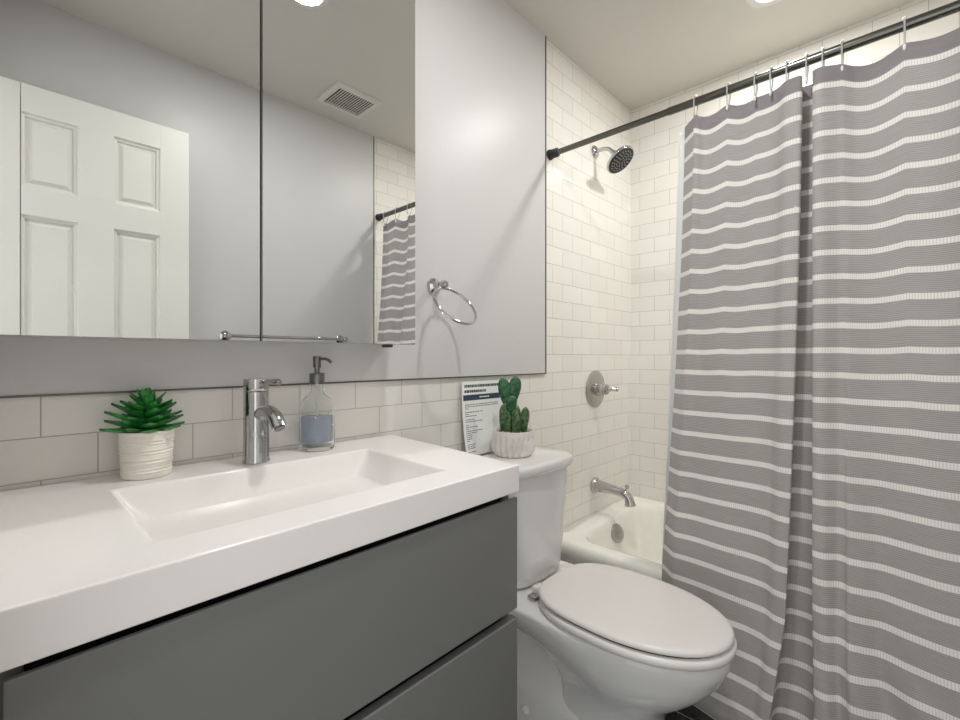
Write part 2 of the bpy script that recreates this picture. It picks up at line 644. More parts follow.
van = thing('vanity_cabinet', 'dark grey two-drawer wall-hung vanity cabinet under the white sink top', 'cabinet', (0.37, 0.86, 0.34))
CB_Z0, CB_Z1 = 0.34, COUNTER_Z - CT - 0.001
bm = bmesh.new()
t = 0.018
prism(bm, [(0.0, 0.628), (t, 0.628), (t, 1.10), (0.0, 1.10)], CB_Z0, CB_Z1)
prism(bm, [(0.729, 0.628), (0.7465, 0.628), (0.768, 1.10), (0.750, 1.10)], CB_Z0, CB_Z1)
box(bm, t, 0.73, 0.628, 1.09, CB_Z0, CB_Z0 + t)
obj('carcass', bm, 'cabinet', van, smooth=False)
bm = bmesh.new()
box(bm, t + 0.001, 0.728, 0.634, 0.640, CB_Z0 + t, CB_Z1)  # black panel: the shade in the drawer gaps is put into its colour
obj('gap_shade_panel', bm, 'gap_shade', van, smooth=False)['label'] = 'black panel painted as the shade in the drawer gaps'
for z0, z1, th in ((0.604, 0.8345, 0.0075), (0.352, 0.585, 0.020)):
    bm = bmesh.new()
    prism(bm, [(0.004, cf_l + 0.008), (0.7475, cf_r + 0.004), (0.7475, cf_r + 0.004 + th), (0.004, cf_l + 0.008 + th)], z0, z1, 0.0028, 2)
    obj('drawer', bm, 'cabinet', van, smooth=False)

bm = bmesh.new()
rings = []
zb, zt = COUNTER_Z - CT, COUNTER_Z
rings.append(rrect(inset(c_out, 0.06, 0.05), 0.02, zb - 0.0))
rings.append(rrect(inset(c_out, 0.001, 0.001), 0.003, zb))
rings.append(rrect(c_out, 0.003, zb + 0.002))
rings.append(rrect(c_out, 0.003, zt - 0.003))
rings.append(rrect(inset(c_out, 0.0008, 0.0008), 0.003, zt - 0.0009))
rings.append(rrect(inset(c_out, 0.003, 0.003), 0.003, zt))
rings.append(rrect(inset(c_out, 0.006, 0.006), 0.003, zt))
rings.append(rrect(inset(basin, -0.008, -0.008), 0.010, zt))
rings.append(rrect(inset(basin, -0.004, -0.004), 0.010, zt))
rings.append(rrect(inset(basin, -0.001, -0.001), 0.010, zt - 0.0012))
rings.append(rrect(inset(basin, 0.001, 0.001), 0.010, zt - 0.004))
for k in range(1, 8):
    a = k / 7
    rings.append(rrect(inset(basin, 0.002 + 0.055 * a ** 1.5, 0.002 + 0.030 * a ** 1.5), 0.012 + 0.02 * a, zt - 0.004 - 0.075 * a))
for k in range(1, 6):
    a = k / 5
    rings.append(rrect(inset(basin, 0.057 + 0.045 * a, 0.032 + 0.04 * a), 0.032 + 0.01 * a, zt - 0.079 - 0.016 * math.sin(a * PI / 2)))
rings.append(rrect(inset(basin, 0.20, 0.13), 0.01, zt - 0.099))
loft(bm, rings)
top = thing('sink_countertop', 'white one-piece countertop with a sunken rectangular sink basin', 'sink', (0.37, 0.85, zb))
slab = obj('basin_slab', bm, 'counter', top, angle=35)
wn = slab.modifiers.new('shading', 'WEIGHTED_NORMAL'); wn.keep_sharp = True; wn.weight = 90
bm = bmesh.new()
lathe(bm, [(0.024, 0), (0.024, 0.003), (0.020, 0.005), (0.017, 0.004), (0.0, 0.006)], (0.377, 0.83, zt - 0.100), n=28)
obj('drain', bm, 'chrome', top)

# ------------------------------------------------------------------ faucet
FX, FY = 0.382, 1.022
fz = COUNTER_Z + 0.0005
fau = thing('faucet', 'chrome single-lever faucet standing behind the sink basin', 'faucet', (FX, FY, fz))
bm = bmesh.new()
lathe(bm, [(0.0, 0), (0.0275, 0.0), (0.0278, 0.003), (0.0258, 0.006), (0.0250, 0.06), (0.0250, 0.149), (0.0235, 0.1505), (0.0, 0.1505)], (FX, FY, fz), n=40)
obj('body', bm, 'chrome', fau)
bm = bmesh.new()
lathe(bm, [(0.0, 0.1510), (0.0245, 0.1510), (0.0252, 0.1525), (0.0252, 0.174), (0.0240, 0.1765), (0.0, 0.1770)], (FX, FY, fz), n=40)
cap = obj('handle_cap', bm, 'chrome', fau)
ld = Vector((0.10, -0.995, 0)).normalized()
bm = bmesh.new()
s = Vector((FX, FY, fz + 0.168))
tube(bm, [s + ld * 0.018, s + ld * 0.04 + Vector((0, 0, 0.002)), s + ld * 0.065 + Vector((0, 0, 0.004)), s + ld * 0.092 + Vector((0, 0, 0.004)), s + ld * 0.098 + Vector((0, 0, 0.004))],
     [0.0062, 0.0055, 0.0055, 0.0068, 0.004], 12)
obj('lever', bm, 'chrome', cap)
bm = bmesh.new()
s = Vector((FX, FY, fz + 0.100))
pp = spline([tuple(s + ld * 0.012), tuple(s + ld * 0.035 + Vector((0, 0, 0.008))), tuple(s + ld * 0.060 + Vector((0, 0, 0.008))), tuple(s + ld * 0.082 + Vector((0, 0, -0.002))), tuple(s + ld * 0.096 + Vector((0, 0, -0.020)))], 6)
tube(bm, pp, 0.0145, 20)
sp_ = obj('spout', bm, 'chrome', fau)
bm = bmesh.new()
e0 = Vector(pp[-1]); ed = (Vector(pp[-1]) - Vector(pp[-2])).normalized()
lathe(bm, [(0.0, 0.0005), (0.0105, 0.0005), (0.0105, 0.0022), (0.0, 0.0018)], e0, ed, 20)
obj('aerator', bm, 'steel_pump', sp_)

# ------------------------------------------------------------------ soap dispenser
SX, SY = 0.536, 1.055
sz = COUNTER_Z + 0.0005
soap = thing('soap_dispenser', 'clear glass soap bottle with dark pump and bluish soap inside', 'soap dispenser', (SX, SY, sz))
bm = bmesh.new()
outer = [(0.0, 0.0), (0.037, 0.0), (0.0400, 0.003), (0.0405, 0.008), (0.0405, 0.098), (0.0385, 0.110), (0.033, 0.121), (0.024, 0.129), (0.0165, 0.134), (0.0145, 0.139), (0.0145, 0.166)]
inner = [(0.0122, 0.166), (0.0122, 0.139), (0.015, 0.1315), (0.023, 0.1265), (0.031, 0.119), (0.0362, 0.109), (0.0380, 0.098), (0.0380, 0.014), (0.036, 0.010), (0.0, 0.010)]
lathe(bm, outer + inner, (SX, SY, sz), n=48)
obj('bottle', bm, 'glass', soap)
bm = bmesh.new()
lathe(bm, [(0.0, 0.0205), (0.0368, 0.0205), (0.0372, 0.024), (0.0372, 0.079), (0.0, 0.079)], (SX, SY, sz), n=40)
obj('liquid_soap', bm, 'soap', soap)['label'] = 'bluish liquid soap'
bm = bmesh.new()
lathe(bm, [(0.0150, 0.158), (0.0178, 0.158), (0.0178, 0.181), (0.0160, 0.1835), (0.0, 0.1835)], (SX, SY, sz), n=32)
obj('collar', bm, 'steel_pump', soap)
pd = Vector((0.55, -0.83, 0)).normalized()
bm = bmesh.new()
lathe(bm, [(0.0, 0.180), (0.0062, 0.180), (0.0062, 0.196), (0.0092, 0.197), (0.0096, 0.222), (0.0085, 0.2245), (0.0, 0.2245)], (SX, SY, sz), n=24)
pump = obj('pump', bm, 'steel_pump', soap)
bm = bmesh.new()
s = Vector((SX, SY, sz + 0.217))
tube(bm, spline([tuple(s + pd * 0.004), tuple(s + pd * 0.020 + Vector((0, 0, 0.001))), tuple(s + pd * 0.032 + Vector((0, 0, -0.003))), tuple(s + pd * 0.037 + Vector((0, 0, -0.009)))], 5), 0.0036, 10)
obj('nozzle', bm, 'steel_pump', pump)
bm = bmesh.new()
tube(bm, [(SX, SY, sz + 0.0805), (SX, SY, sz + 0.179)], 0.003, 10)
obj('dip_tube', bm, 'plastic', soap)

# ------------------------------------------------------------------ succulent
PX, PY = 0.196, 1.052
pz = COUNTER_Z + 0.0005
suc = thing('potted_succulent', 'green pointed-leaf succulent in ridged cream pot on the countertop', 'plant', (PX, PY, pz))
bm = bmesh.new()
prof = [(0.0, 0.0), (0.0375, 0.0), (0.0395, 0.003)]
for k in range(13):
    z = 0.006 + k * 0.0058
    r = 0.0400 + 0.0035 * k / 12
    prof += [(r + 0.0006 * math.sin(k * 1.9), z), (r - 0.0012 + 0.0006 * math.cos(k * 2.3), z + 0.0032)]
prof += [(0.0440, 0.084), (0.0432, 0.086), (0.0410, 0.085), (0.0405, 0.074), (0.0, 0.074)]
lathe(bm, prof, (PX, PY, pz), n=48, wob=lambda t, h: 1 + 0.006 * math.sin(2 * t + h * 40))
obj('pot', bm, 'pot', suc)
bm = bmesh.new()
lathe(bm, [(0.0, 0.0745), (0.040, 0.0745), (0.038, 0.079), (0.02, 0.082), (0.0, 0.083)], (PX, PY, pz), n=24)
obj('soil', bm, 'soil', suc)


def leaf(bm, base, ang, elev, ln, w, th, curl):
    d = Vector((math.cos(ang) * math.cos(elev), math.sin(ang) * math.cos(elev), math.sin(elev)))
    side = Vector((-math.sin(ang), math.cos(ang), 0))
    up = side.cross(d) * -1
    if up.z < 0:
        up = -up
    rings = []
    for k in range(9):
        t = k / 8
        ww = w * (math.sin(PI * (0.16 + 0.80 * t) ** 1.12) ** 0.8 if t < 1 else 0.0) + 0.0003
        tt = th * (1 - 0.75 * t) + 0.0003
        c = base + d * (ln * t) + up * (curl * t * t)
        rings.append([c + side * ww, c + up * tt * 0.35 + side * ww * 0.5, c - up * 0.0 + up * tt * 0.10, c + up * tt * 0.35 - side * ww * 0.5,
                      c - side * ww, c - up * tt * 0.7 - side * ww * 0.6, c - up * tt, c - up * tt * 0.7 + side * ww * 0.6])
    loft(bm, rings)


bm = bmesh.new()
tiers = [(0.086, 0.063, 0.06, 8, 0.0175), (0.094, 0.061, 0.17, 8, 0.0170), (0.103, 0.060, 0.25, 7, 0.0150), (0.114, 0.052, 0.32, 7, 0.0125),
         (0.124, 0.043, 0.42, 6, 0.0100), (0.133, 0.034, 0.60, 5, 0.0080), (0.139, 0.027, 0.95, 4, 0.006), (0.141, 0.024, 1.35, 2, 0.005)]
for i, (z, ln, el, n, w) in enumerate(tiers):
    for k in range(n):
        a = 2 * PI * k / n + i * 0.7 + random.uniform(-0.12, 0.12)
        l2 = ln * random.uniform(0.9, 1.08)
        if math.sin(a) > 0.3:
            l2 = min(l2, 0.047)          # the leaves towards the wall are shorter
        leaf(bm, Vector((PX, PY, pz + z)) + Vector((math.cos(a), math.sin(a), 0)) * 0.003, a, el + random.uniform(-0.08, 0.08), l2, w * random.uniform(0.9, 1.1) * 0.9, 0.0105 if i < 5 else 0.006, 0.004)
obj('foliage', bm, 'succulent', suc, angle=50)
bm = bmesh.new()
tube(bm, [(PX, PY, pz + 0.078), (PX + 0.001, PY, pz + 0.11), (PX, PY, pz + 0.140)], [0.006, 0.005, 0.003], 10)
obj('stem', bm, 'succulent', suc)

# ------------------------------------------------------------------ mirror cabinet
MY = 0.975
MX0, MX1, MXM = -0.022, 0.7735, 0.3745
MZ0, MZ1 = 1.1575, 2.14
mc = thing('mirror_cabinet', 'wall-hung medicine cabinet with two large frameless mirror doors', 'mirror cabinet', (0.376, WALL_Y - 0.008, MZ0))
bm = bmesh.new()
box(bm, MX0, MX1 - 0.002, MY + 0.019, WALL_Y - 0.008, MZ0 + 0.002, MZ1 - 0.002, 0.001)
obj('body', bm, 'white_box', mc, smooth=False)
for k, (a, b) in enumerate(((MX0, MXM - 0.0022), (MXM + 0.0022, MX1))):
    bm = bmesh.new()
    box(bm, a, b, MY + 0.004, MY + 0.018, MZ0, MZ1)
    d = obj('door', bm, 'mirror_edge', mc, smooth=False)
    bm = bmesh.new()
    box(bm, a + 0.0005, b - 0.0005, MY, MY + 0.0042, MZ0 + 0.0005, MZ1 - 0.0005)
    obj('mirror_pane', bm, 'mirror', d, smooth=False)
bm = bmesh.new()
box(bm, MXM - 0.012, MXM + 0.012, MY + 0.0185, MY + 0.0189, MZ0, MZ1)  # black strip stands in for the shade between the two doors
obj('door_gap_shade', bm, 'black', mc, smooth=False)['label'] = 'black strip painted as the shade in the gap between the doors'
bm = bmesh.new()
box(bm, 0.735, 0.755, 1.05, 1.075, MZ0 - 0.006, MZ0 + 0.002, 0.002)
obj('bracket', bm, 'rubber', mc, smooth=False)

# ------------------------------------------------------------------ towel ring
RX, RZ = 0.946, CAM_Z + 0.222
WY = WALL_Y - 0.007
tr = thing('towel_ring', 'chrome towel ring on grey painted wall beside the mirror cabinet', 'towel ring', (RX, WY, RZ))
bm = bmesh.new()
lathe(bm, [(0.0, 0.0), (0.026, 0.0), (0.026, 0.004), (0.022, 0.010), (0.014, 0.014), (0.011, 0.020), (0.010, 0.034), (0.0, 0.035)], (RX, WY, RZ), (0, -1, 0), 32)
obj('mount', bm, 'chrome', tr)
bm = bmesh.new()
lathe(bm, [(0.0, 0.034), (0.0095, 0.035), (0.0125, 0.042), (0.0130, 0.050), (0.0115, 0.058), (0.007, 0.063), (0.0, 0.064)], (RX, WY, RZ), (0, -1, 0), 24)
obj('knuckle', bm, 'chrome', tr)
bm = bmesh.new()
al = math.radians(40)
R = 0.074
cen = Vector((RX, WY - 0.052, RZ - 0.012)) + Vector((0, -math.sin(al), -math.cos(al))) * R
e1 = Vector((1, 0, 0)); e2 = Vector((0, math.sin(al), math.cos(al)))
tube(bm, [cen + e1 * R * math.sin(2 * PI * k / 56) + e2 * R * math.cos(2 * PI * k / 56) for k in range(56)], 0.0040, 10, closed=True)
obj('ring', bm, 'chrome', tr)

# ------------------------------------------------------------------ towel bar on the opposite wall
ty = RIGHT_Y + 0.007
tb = thing('towel_bar', 'chrome towel bar on the opposite wall, reflected along the mirror bottom', 'towel bar', (1.03, ty, 1.222))
for x in (0.735, 1.325):
    bm = bmesh.new()
    lathe(bm, [(0.0, 0.0), (0.024, 0.0), (0.024, 0.005), (0.018, 0.010), (0.011, 0.014), (0.010, 0.045), (0.013, 0.050), (0.013, 0.066), (0.008, 0.072), (0.0, 0.073)], (x, ty, 1.222), (0, 1, 0), 24)
    obj('post', bm, 'chrome', tb)
bm = bmesh.new()
tube(bm, [(0.735, ty + 0.057, 1.222), (1.325, ty + 0.057, 1.222)], 0.0075, 16)
obj('bar', bm, 'chrome', tb)

# ------------------------------------------------------------------ ceiling vent and downlights
vn = thing('ceiling_vent', 'square white exhaust vent grille on ceiling, reflected in the mirror', 'vent', (1.24, -0.15, CEIL))
vx0, vx1, vy0, vy1 = 1.115, 1.365, -0.262, -0.040
bm = bmesh.new()
f = 0.028
zc = CEIL - 0.001
rings = [rrect(rect(vx0, vx1, vy0, vy1), 0.006, zc), rrect(rect(vx0 + 0.003, vx1 - 0.003, vy0 + 0.003, vy1 - 0.003), 0.006, zc - 0.009),
         rrect(rect(vx0 + 0.012, vx1 - 0.012, vy0 + 0.012, vy1 - 0.012), 0.006, zc - 0.014), rrect(rect(vx0 + f, vx1 - f, vy0 + f, vy1 - f), 0.002, zc - 0.014),
         rrect(rect(vx0 + f, vx1 - f, vy0 + f, vy1 - f), 0.002, zc)]
loft(bm, rings, False, False)
obj('frame', bm, 'vent', vn, smooth=False)
bm = bmesh.new()
box(bm, vx0 + f, vx1 - f, vy0 + f, vy1 - f, zc - 0.0015, zc - 0.0005)  # dark sheet paints the shade seen between the slats
obj('shade_backing', bm, 'vent_shade', vn, smooth=False)['label'] = 'dark sheet painted as the shade behind the slats'
bm = bmesh.new()
ns = 15
for k in range(1, ns):
    x = vx0 + f + (vx1 - vx0 - 2 * f) * k / ns
    box(bm, x - 0.0021, x + 0.0021, vy0 + f, vy1 - f, zc - 0.0135, zc - 0.0105)
obj('slats', bm, 'vent', vn, smooth=False)

for (x, y), lab in ((TUB_LIGHT, 'round lit recessed ceiling light above the bathtub'), (VAN_LIGHT, 'round lit recessed ceiling light in front of the vanity')):
    rl = thing('recessed_light', lab, 'ceiling light', (x, y, CEIL))
    bm = bmesh.new()
    lathe(bm, [(0.055, 0.0005), (0.078, 0.0005), (0.078, 0.004), (0.070, 0.008), (0.055, 0.008), (0.050, 0.005), (0.055, 0.0005)], (x, y, CEIL), (0, 0, -1), 40)
    obj('trim_ring', bm, 'white_box', rl)
    bm = bmesh.new()
    lathe(bm, [(0.0, 0.001), (0.0545, 0.001), (0.052, 0.004), (0.0, 0.005)], (x, y, CEIL), (0, 0, -1), 40)
    obj('lens', bm, 'lens', rl)['label'] = 'glowing white lens'

# ------------------------------------------------------------------ bathtub
TX0, TX1, TY0, TY1, RIMZ = 1.552, BACK_X - 0.003, RIGHT_Y + 0.003, WALL_Y - 0.003, 0.392
tub = thing('bathtub', 'white enamel alcove bathtub along the far tiled wall behind the curtain', 'bathtub', (1.94, 0.355, 0))
bm = bmesh.new()
rings = []


def tubring(fx, bx, ly, ry, r, z):
    """inset from front (x0), back (x1), right-hand end (y0) and drain end (y1)."""
    rings.append(rrect([(TX0 + fx, TY0 + ry), (TX1 - bx, TY0 + ry), (TX1 - bx, TY1 - ly), (TX0 + fx, TY1 - ly)], r, z, 10))


tubring(0.010, 0, 0, 0, 0.004, 0.0)
tubring(0.010, 0, 0, 0, 0.004, 0.31)
tubring(0.004, 0, 0, 0, 0.004, 0.335)
tubring(0.0, 0, 0, 0, 0.004, 0.352)
tubring(0.003, 0, 0, 0, 0.004, 0.371)
tubring(0.010, 0, 0, 0, 0.004, 0.383)
tubring(0.020, 0, 0, 0, 0.004, 0.390)
tubring(0.034, 0, 0, 0, 0.004, RIMZ)
tubring(0.066, 0.045, 0.070, 0.10, 0.10, RIMZ)
tubring(0.080, 0.056, 0.082, 0.115, 0.11, RIMZ - 0.004)
tubring(0.089, 0.064, 0.091, 0.13, 0.115, RIMZ - 0.014)
tubring(0.094, 0.070, 0.097, 0.145, 0.12, RIMZ - 0.035)
tubring(0.105, 0.085, 0.115, 0.20, 0.12, RIMZ - 0.12)
tubring(0.122, 0.105, 0.140, 0.27, 0.12, 0.16)
tubring(0.145, 0.130, 0.175, 0.33, 0.12, 0.10)
tubring(0.185, 0.170, 0.230, 0.40, 0.12, 0.072)
tubring(0.25, 0.24, 0.32, 0.50, 0.08, 0.062)
loft(bm, rings)
obj('shell', bm, 'tub', tub, angle=50)
bm = bmesh.new()
ov_n = Vector((-0.22, -0.9, 0.36)).normalized()
lathe(bm, [(0.0, 0.0), (0.042, 0.0), (0.0425, 0.004), (0.038, 0.008), (0.024, 0.0105), (0.0, 0.011)], (1.95, 0.998, 0.322), ov_n, 32)
ovp = obj('overflow_plate', bm, 'nickel', tub)
bm = bmesh.new()
lathe(bm, [(0.0, 0.0105), (0.0045, 0.0105), (0.0045, 0.013), (0.0, 0.0135)], Vector((1.95, 0.998, 0.322)), ov_n, 12)
obj('screw', bm, 'chrome', ovp)
bm = bmesh.new()
lathe(bm, [(0.0, 0.0), (0.034, 0.0), (0.034, 0.003), (0.026, 0.005), (0.0, 0.004)], (1.95, 0.72, 0.0625), n=28)
obj('drain', bm, 'nickel', tub)

# ------------------------------------------------------------------ valve, spout and shower head
vv = thing('shower_valve', 'round chrome shower valve with lever on tile above the tub spout', 'shower valve', (1.954, WALL_Y, 0.974))
c0 = (1.954, WALL_Y - 0.0005, 0.974)
bm = bmesh.new()
lathe(bm, [(0.0, 0.0), (0.087, 0.0), (0.088, 0.003), (0.083, 0.007), (0.060, 0.012), (0.036, 0.015), (0.030, 0.014), (0.0, 0.014)], c0, (0, -1, 0), 48)
obj('plate', bm, 'nickel', vv)
bm = bmesh.new()
lathe(bm, [(0.0, 0.0145), (0.030, 0.0145), (0.030, 0.022), (0.026, 0.028), (0.0245, 0.050), (0.026, 0.056), (0.024, 0.063), (0.016, 0.067), (0.0, 0.068)], c0, (0, -1, 0), 36)
hub = obj('hub', bm, 'chrome', vv)
bm = bmesh.new()
hb = Vector((1.954, WALL_Y - 0.050, 0.974))
hd = Vector((0.55, -0.83, 0.02)).normalized()
tube(bm, [hb + hd * 0.012, hb + hd * 0.022, hb + hd * 0.032, hb + hd * 0.042, hb + hd * 0.054, hb + hd * 0.061, hb + hd * 0.064], [0.012, 0.0095, 0.0080, 0.0088, 0.0115, 0.0100, 0.004], 14)
obj('lever', bm, 'chrome', hub)

sp0 = Vector((1.948, WALL_Y - 0.0005, 0.520))
st = thing('tub_spout', 'chrome curved tub spout with diverter knob over the tub rim', 'tub spout', tuple(sp0))
bm = bmesh.new()
lathe(bm, [(0.0, 0.0), (0.038, 0.0), (0.039, 0.003), (0.038, 0.009), (0.033, 0.013), (0.032, 0.016), (0.0, 0.016)], sp0, (0, -1, 0), 36)
obj('flange', bm, 'chrome', st)
bm = bmesh.new()
path = spline([(0.008, -0.0, 0.028), (0.032, 0.000, 0.0245), (0.070, -0.001, 0.0205), (0.110, -0.004, 0.0185), (0.146, -0.009, 0.0185), (0.168, -0.024, 0.0180), (0.176, -0.042, 0.0185), (0.178, -0.052, 0.0215), (0.179, -0.058, 0.0215)], 4)
tube(bm, [sp0 + Vector((0, -a, b)) for a, b, r in path], [r * 1.12 for a, b, r in path], 22)
sb = obj('body', bm, 'chrome', st)
bm = bmesh.new()
lathe(bm, [(0.0, 0.0), (0.006, 0.0), (0.0055, 0.012), (0.0085, 0.016), (0.010, 0.022), (0.008, 0.027), (0.0, 0.028)], sp0 + Vector((0, -0.160, 0.004)), (0, -0.15, 1), 20)
obj('diverter_knob', bm, 'chrome', sb)

sh0 = Vector((1.95, WALL_Y - 0.0005, 2.092))
sh = thing('overhead_shower', 'chrome wall-mounted shower head with black nozzle face above the tub', 'shower head', tuple(sh0))
bm = bmesh.new()
lathe(bm, [(0.0, 0.0), (0.030, 0.0), (0.030, 0.003), (0.024, 0.010), (0.014, 0.014), (0.0, 0.015)], sh0, (0, -1, 0), 32)
obj('flange', bm, 'chrome', sh)
bm = bmesh.new()
arm = spline([tuple(sh0 + Vector((0, -0.006, 0))), tuple(sh0 + Vector((0, -0.04, 0.002))), tuple(sh0 + Vector((0, -0.072, -0.008))), tuple(sh0 + Vector((0, -0.096, -0.032)))], 6)
tube(bm, arm, 0.0095, 16)
obj('arm', bm, 'chrome', sh)
hdir = Vector((0, -0.62, -0.785)).normalized()
hp = Vector(arm[-1])
bm = bmesh.new()
lathe(bm, [(0.0, -0.004), (0.012, -0.004), (0.014, 0.006), (0.011, 0.014), (0.016, 0.024), (0.030, 0.034), (0.054, 0.042), (0.0665, 0.047), (0.0690, 0.052), (0.0690, 0.058), (0.0665, 0.061), (0.064, 0.0605), (0.0, 0.0605)], hp, hdir, 48)
head = obj('head', bm, 'chrome', sh)
bm = bmesh.new()
lathe(bm, [(0.0, 0.0606), (0.0635, 0.0606), (0.0625, 0.0625), (0.0, 0.0635)], hp, hdir, 40)
face = obj('face_plate', bm, 'black', head)
face['label'] = 'black nozzle face'
bm = bmesh.new()
ha, hb_ = frame_of(hdir)
for rr, n in ((0.014, 6), (0.026, 11), (0.038, 16), (0.050, 20)):
    for k in range(n):
        a = 2 * PI * (k + 0.3) / n
        lathe(bm, [(0.0, 0.0625), (0.0026, 0.0625), (0.0018, 0.0655), (0.0, 0.0657)], hp + (ha * math.cos(a) + hb_ * math.sin(a)) * rr, hdir, 8)
obj('nozzles', bm, 'grey_rubber', head)

# ------------------------------------------------------------------ toilet
TCX = 1.222
to = thing('toilet', 'white two-piece toilet with closed elongated lid beside the vanity', 'toilet', (TCX, 0.72, 0))


def egg(yf, yb, hw, hb, z, n=64, pw=2.2, rb=0.35):
    """Outline: an elongated front end and a squarish back end of half-width hb."""
    out = []
    ym = yf + (yb - yf) * 0.46
    for i in range(n):
        t = 2 * PI * i / n
        c, s_ = math.cos(t), math.sin(t)       # s_ < 0 towards the front
        if s_ <= 0:
            x = hw * math.copysign(abs(c) ** (2 / 2.15), c)
            y = ym - (ym - yf) * abs(s_) ** (2 / 2.0)
        else:
            k = abs(s_) ** 1.0
            e = 2 / 5.0
            x = math.copysign(abs(c) ** e, c)
            yy = abs(s_) ** e
            w = hw + (hb - hw) * min(1, yy) ** 1.3
            x *= w
            y = ym + (yb - ym) * yy
        out.append((TCX + x, y, z))
    return out


bm = bmesh.new()
rings = [egg(0.488, 0.775, 0.122, 0.112, 0.0), egg(0.486, 0.775, 0.123, 0.113, 0.012), egg(0.495, 0.770, 0.117, 0.106, 0.04), egg(0.500, 0.765, 0.113, 0.100, 0.10),
         egg(0.494, 0.765, 0.114, 0.098, 0.155), egg(0.478, 0.772, 0.121, 0.100, 0.195), egg(0.444, 0.790, 0.136, 0.108, 0.230), egg(0.405, 0.825, 0.153, 0.120, 0.262),
         egg(0.372, 0.880, 0.168, 0.138, 0.295), egg(0.350, 0.960, 0.179, 0.158, 0.325), egg(0.338, 1.025, 0.184, 0.174, 0.350), egg(0.331, 1.045, 0.187, 0.184, 0.366),
         egg(0.331, 1.05, 0.187, 0.186, 0.388), egg(0.334, 1.05, 0.185, 0.184, 0.394), egg(0.341, 1.045, 0.178, 0.178, 0.397), egg(0.43, 1.00, 0.11, 0.12, 0.398)]
loft(bm, rings)
obj('bowl', bm, 'porcelain', to, angle=60)
bm = bmesh.new()


def trap(hw, yf, yb, z):
    return rrect([(TCX - hw, yf), (TCX + hw, yf), (TCX + hw, yb), (TCX - hw, yb)], 0.03, z, 6)


loft(bm, [trap(0.122, 0.66, 1.00, 0.0), trap(0.122, 0.66, 1.00, 0.02), trap(0.116, 0.66, 1.00, 0.105), trap(0.110, 0.66, 0.995, 0.122), trap(0.096, 0.66, 0.985, 0.130), trap(0.078, 0.66, 0.98, 0.145),
          trap(0.066, 0.66, 0.98, 0.19), trap(0.066, 0.66, 0.985, 0.25), trap(0.076, 0.66, 0.99, 0.30), trap(0.10, 0.68, 1.0, 0.352)])
obj('trapway', bm, 'porcelain', to, angle=60)


def seat_egg(yf, yb, hw, z, n=72):
    """Seat and lid outline: elongated oval with a short straight back."""
    out = []
    ym = yf + (yb - yf) * 0.52
    for i in range(n):
        t = 2 * PI * i / n
        c, s_ = math.cos(t), math.sin(t)
        if s_ <= 0:
            x = hw * math.copysign(abs(c) ** (2 / 2.1), c)
            y = ym - (ym - yf) * abs(s_)
        else:
            e = 2 / 3.4
            x = hw * math.copysign(abs(c) ** e, c) * (1 - 0.10 * abs(s_) ** 2)
            y = ym + (yb - ym) * abs(s_) ** e
        out.append((TCX + x, y, z))
    return out


def eggs(bm, yf, yb, hw, levels, ins):
    loft(bm, [seat_egg(yf + d, yb - d, hw - d, z) for z, d in zip(levels, ins)])


bm = bmesh.new()
eggs(bm, 0.321, 0.830, 0.188, [0.3985, 0.401, 0.408, 0.416, 0.4205, 0.4222], [0.006, 0.0015, -0.001, -0.001, 0.003, 0.010])
obj('seat', bm, 'seat', to, angle=60)
bm = bmesh.new()
eggs(bm, 0.325, 0.836, 0.185, [0.4285, 0.4295, 0.433, 0.438, 0.4415, 0.4435, 0.4445, 0.445], [0.005, 0.002, 0.0, 0.001, 0.004, 0.009, 0.020, 0.06])
obj('seat_lid', bm, 'seat', to, angle=60)
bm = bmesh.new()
eggs(bm, 0.336, 0.822, 0.176, [0.4215, 0.4288], [0.0, 0.0])  # dark filler slab, its colour stands for the shade under the lid
obj('lid_gap_shade', bm, 'rubber', to)['label'] = 'dark slab painted as the shade between the seat and the lid'
for sx in (-0.075, 0.075):
    bm = bmesh.new()
    box(bm, TCX + sx - 0.018, TCX + sx + 0.018, 0.834, 0.858, 0.3990, 0.426, 0.005, 3)
    obj('hinge', bm, 'seat', to)
bm = bmesh.new()
box(bm, TCX - 0.125, TCX - 0.098, 0.822, 0.850, 0.3985, 0.4120, 0.003, 2)
obj('hinge_tab', bm, 'nickel', to)['label'] = 'small metal hinge tab beside the seat'
for sx in (-0.113, 0.113):
    bm = bmesh.new()
    lathe(bm, [(0.014, -0.004), (0.013, 0.006), (0.009, 0.012), (0.0, 0.014)], (TCX + sx * 1.05, 0.86, 0.06), (math.copysign(1, sx), 0, 0.1), 20)
    obj('bolt_cap', bm, 'porcelain', to)

TANK_Y0, TANK_Y1 = 0.868, 1.070
TZ1 = 0.754


def tankring(hw, yf, yb, r, z, bow=0.012):
    pts = rrect([(TCX - hw, yf), (TCX + hw, yf), (TCX + hw, yb), (TCX - hw, yb)], r, z, 8)
    out = []
    for x, y, zz in pts:
        k = 1 - min(1, abs((x - TCX) / hw)) ** 2
        out.append((x, y - (bow * k if y < (yf + yb) / 2 else 0), zz))
    return out


def densify(ring, n=4):
    out = []
    m = len(ring)
    for i in range(m):
        a, b = Vector(ring[i]), Vector(ring[(i + 1) % m])
        k = n if (b - a).length > 0.08 else 1
        for j in range(k):
            out.append(tuple(a.lerp(b, j / k)))
    return out


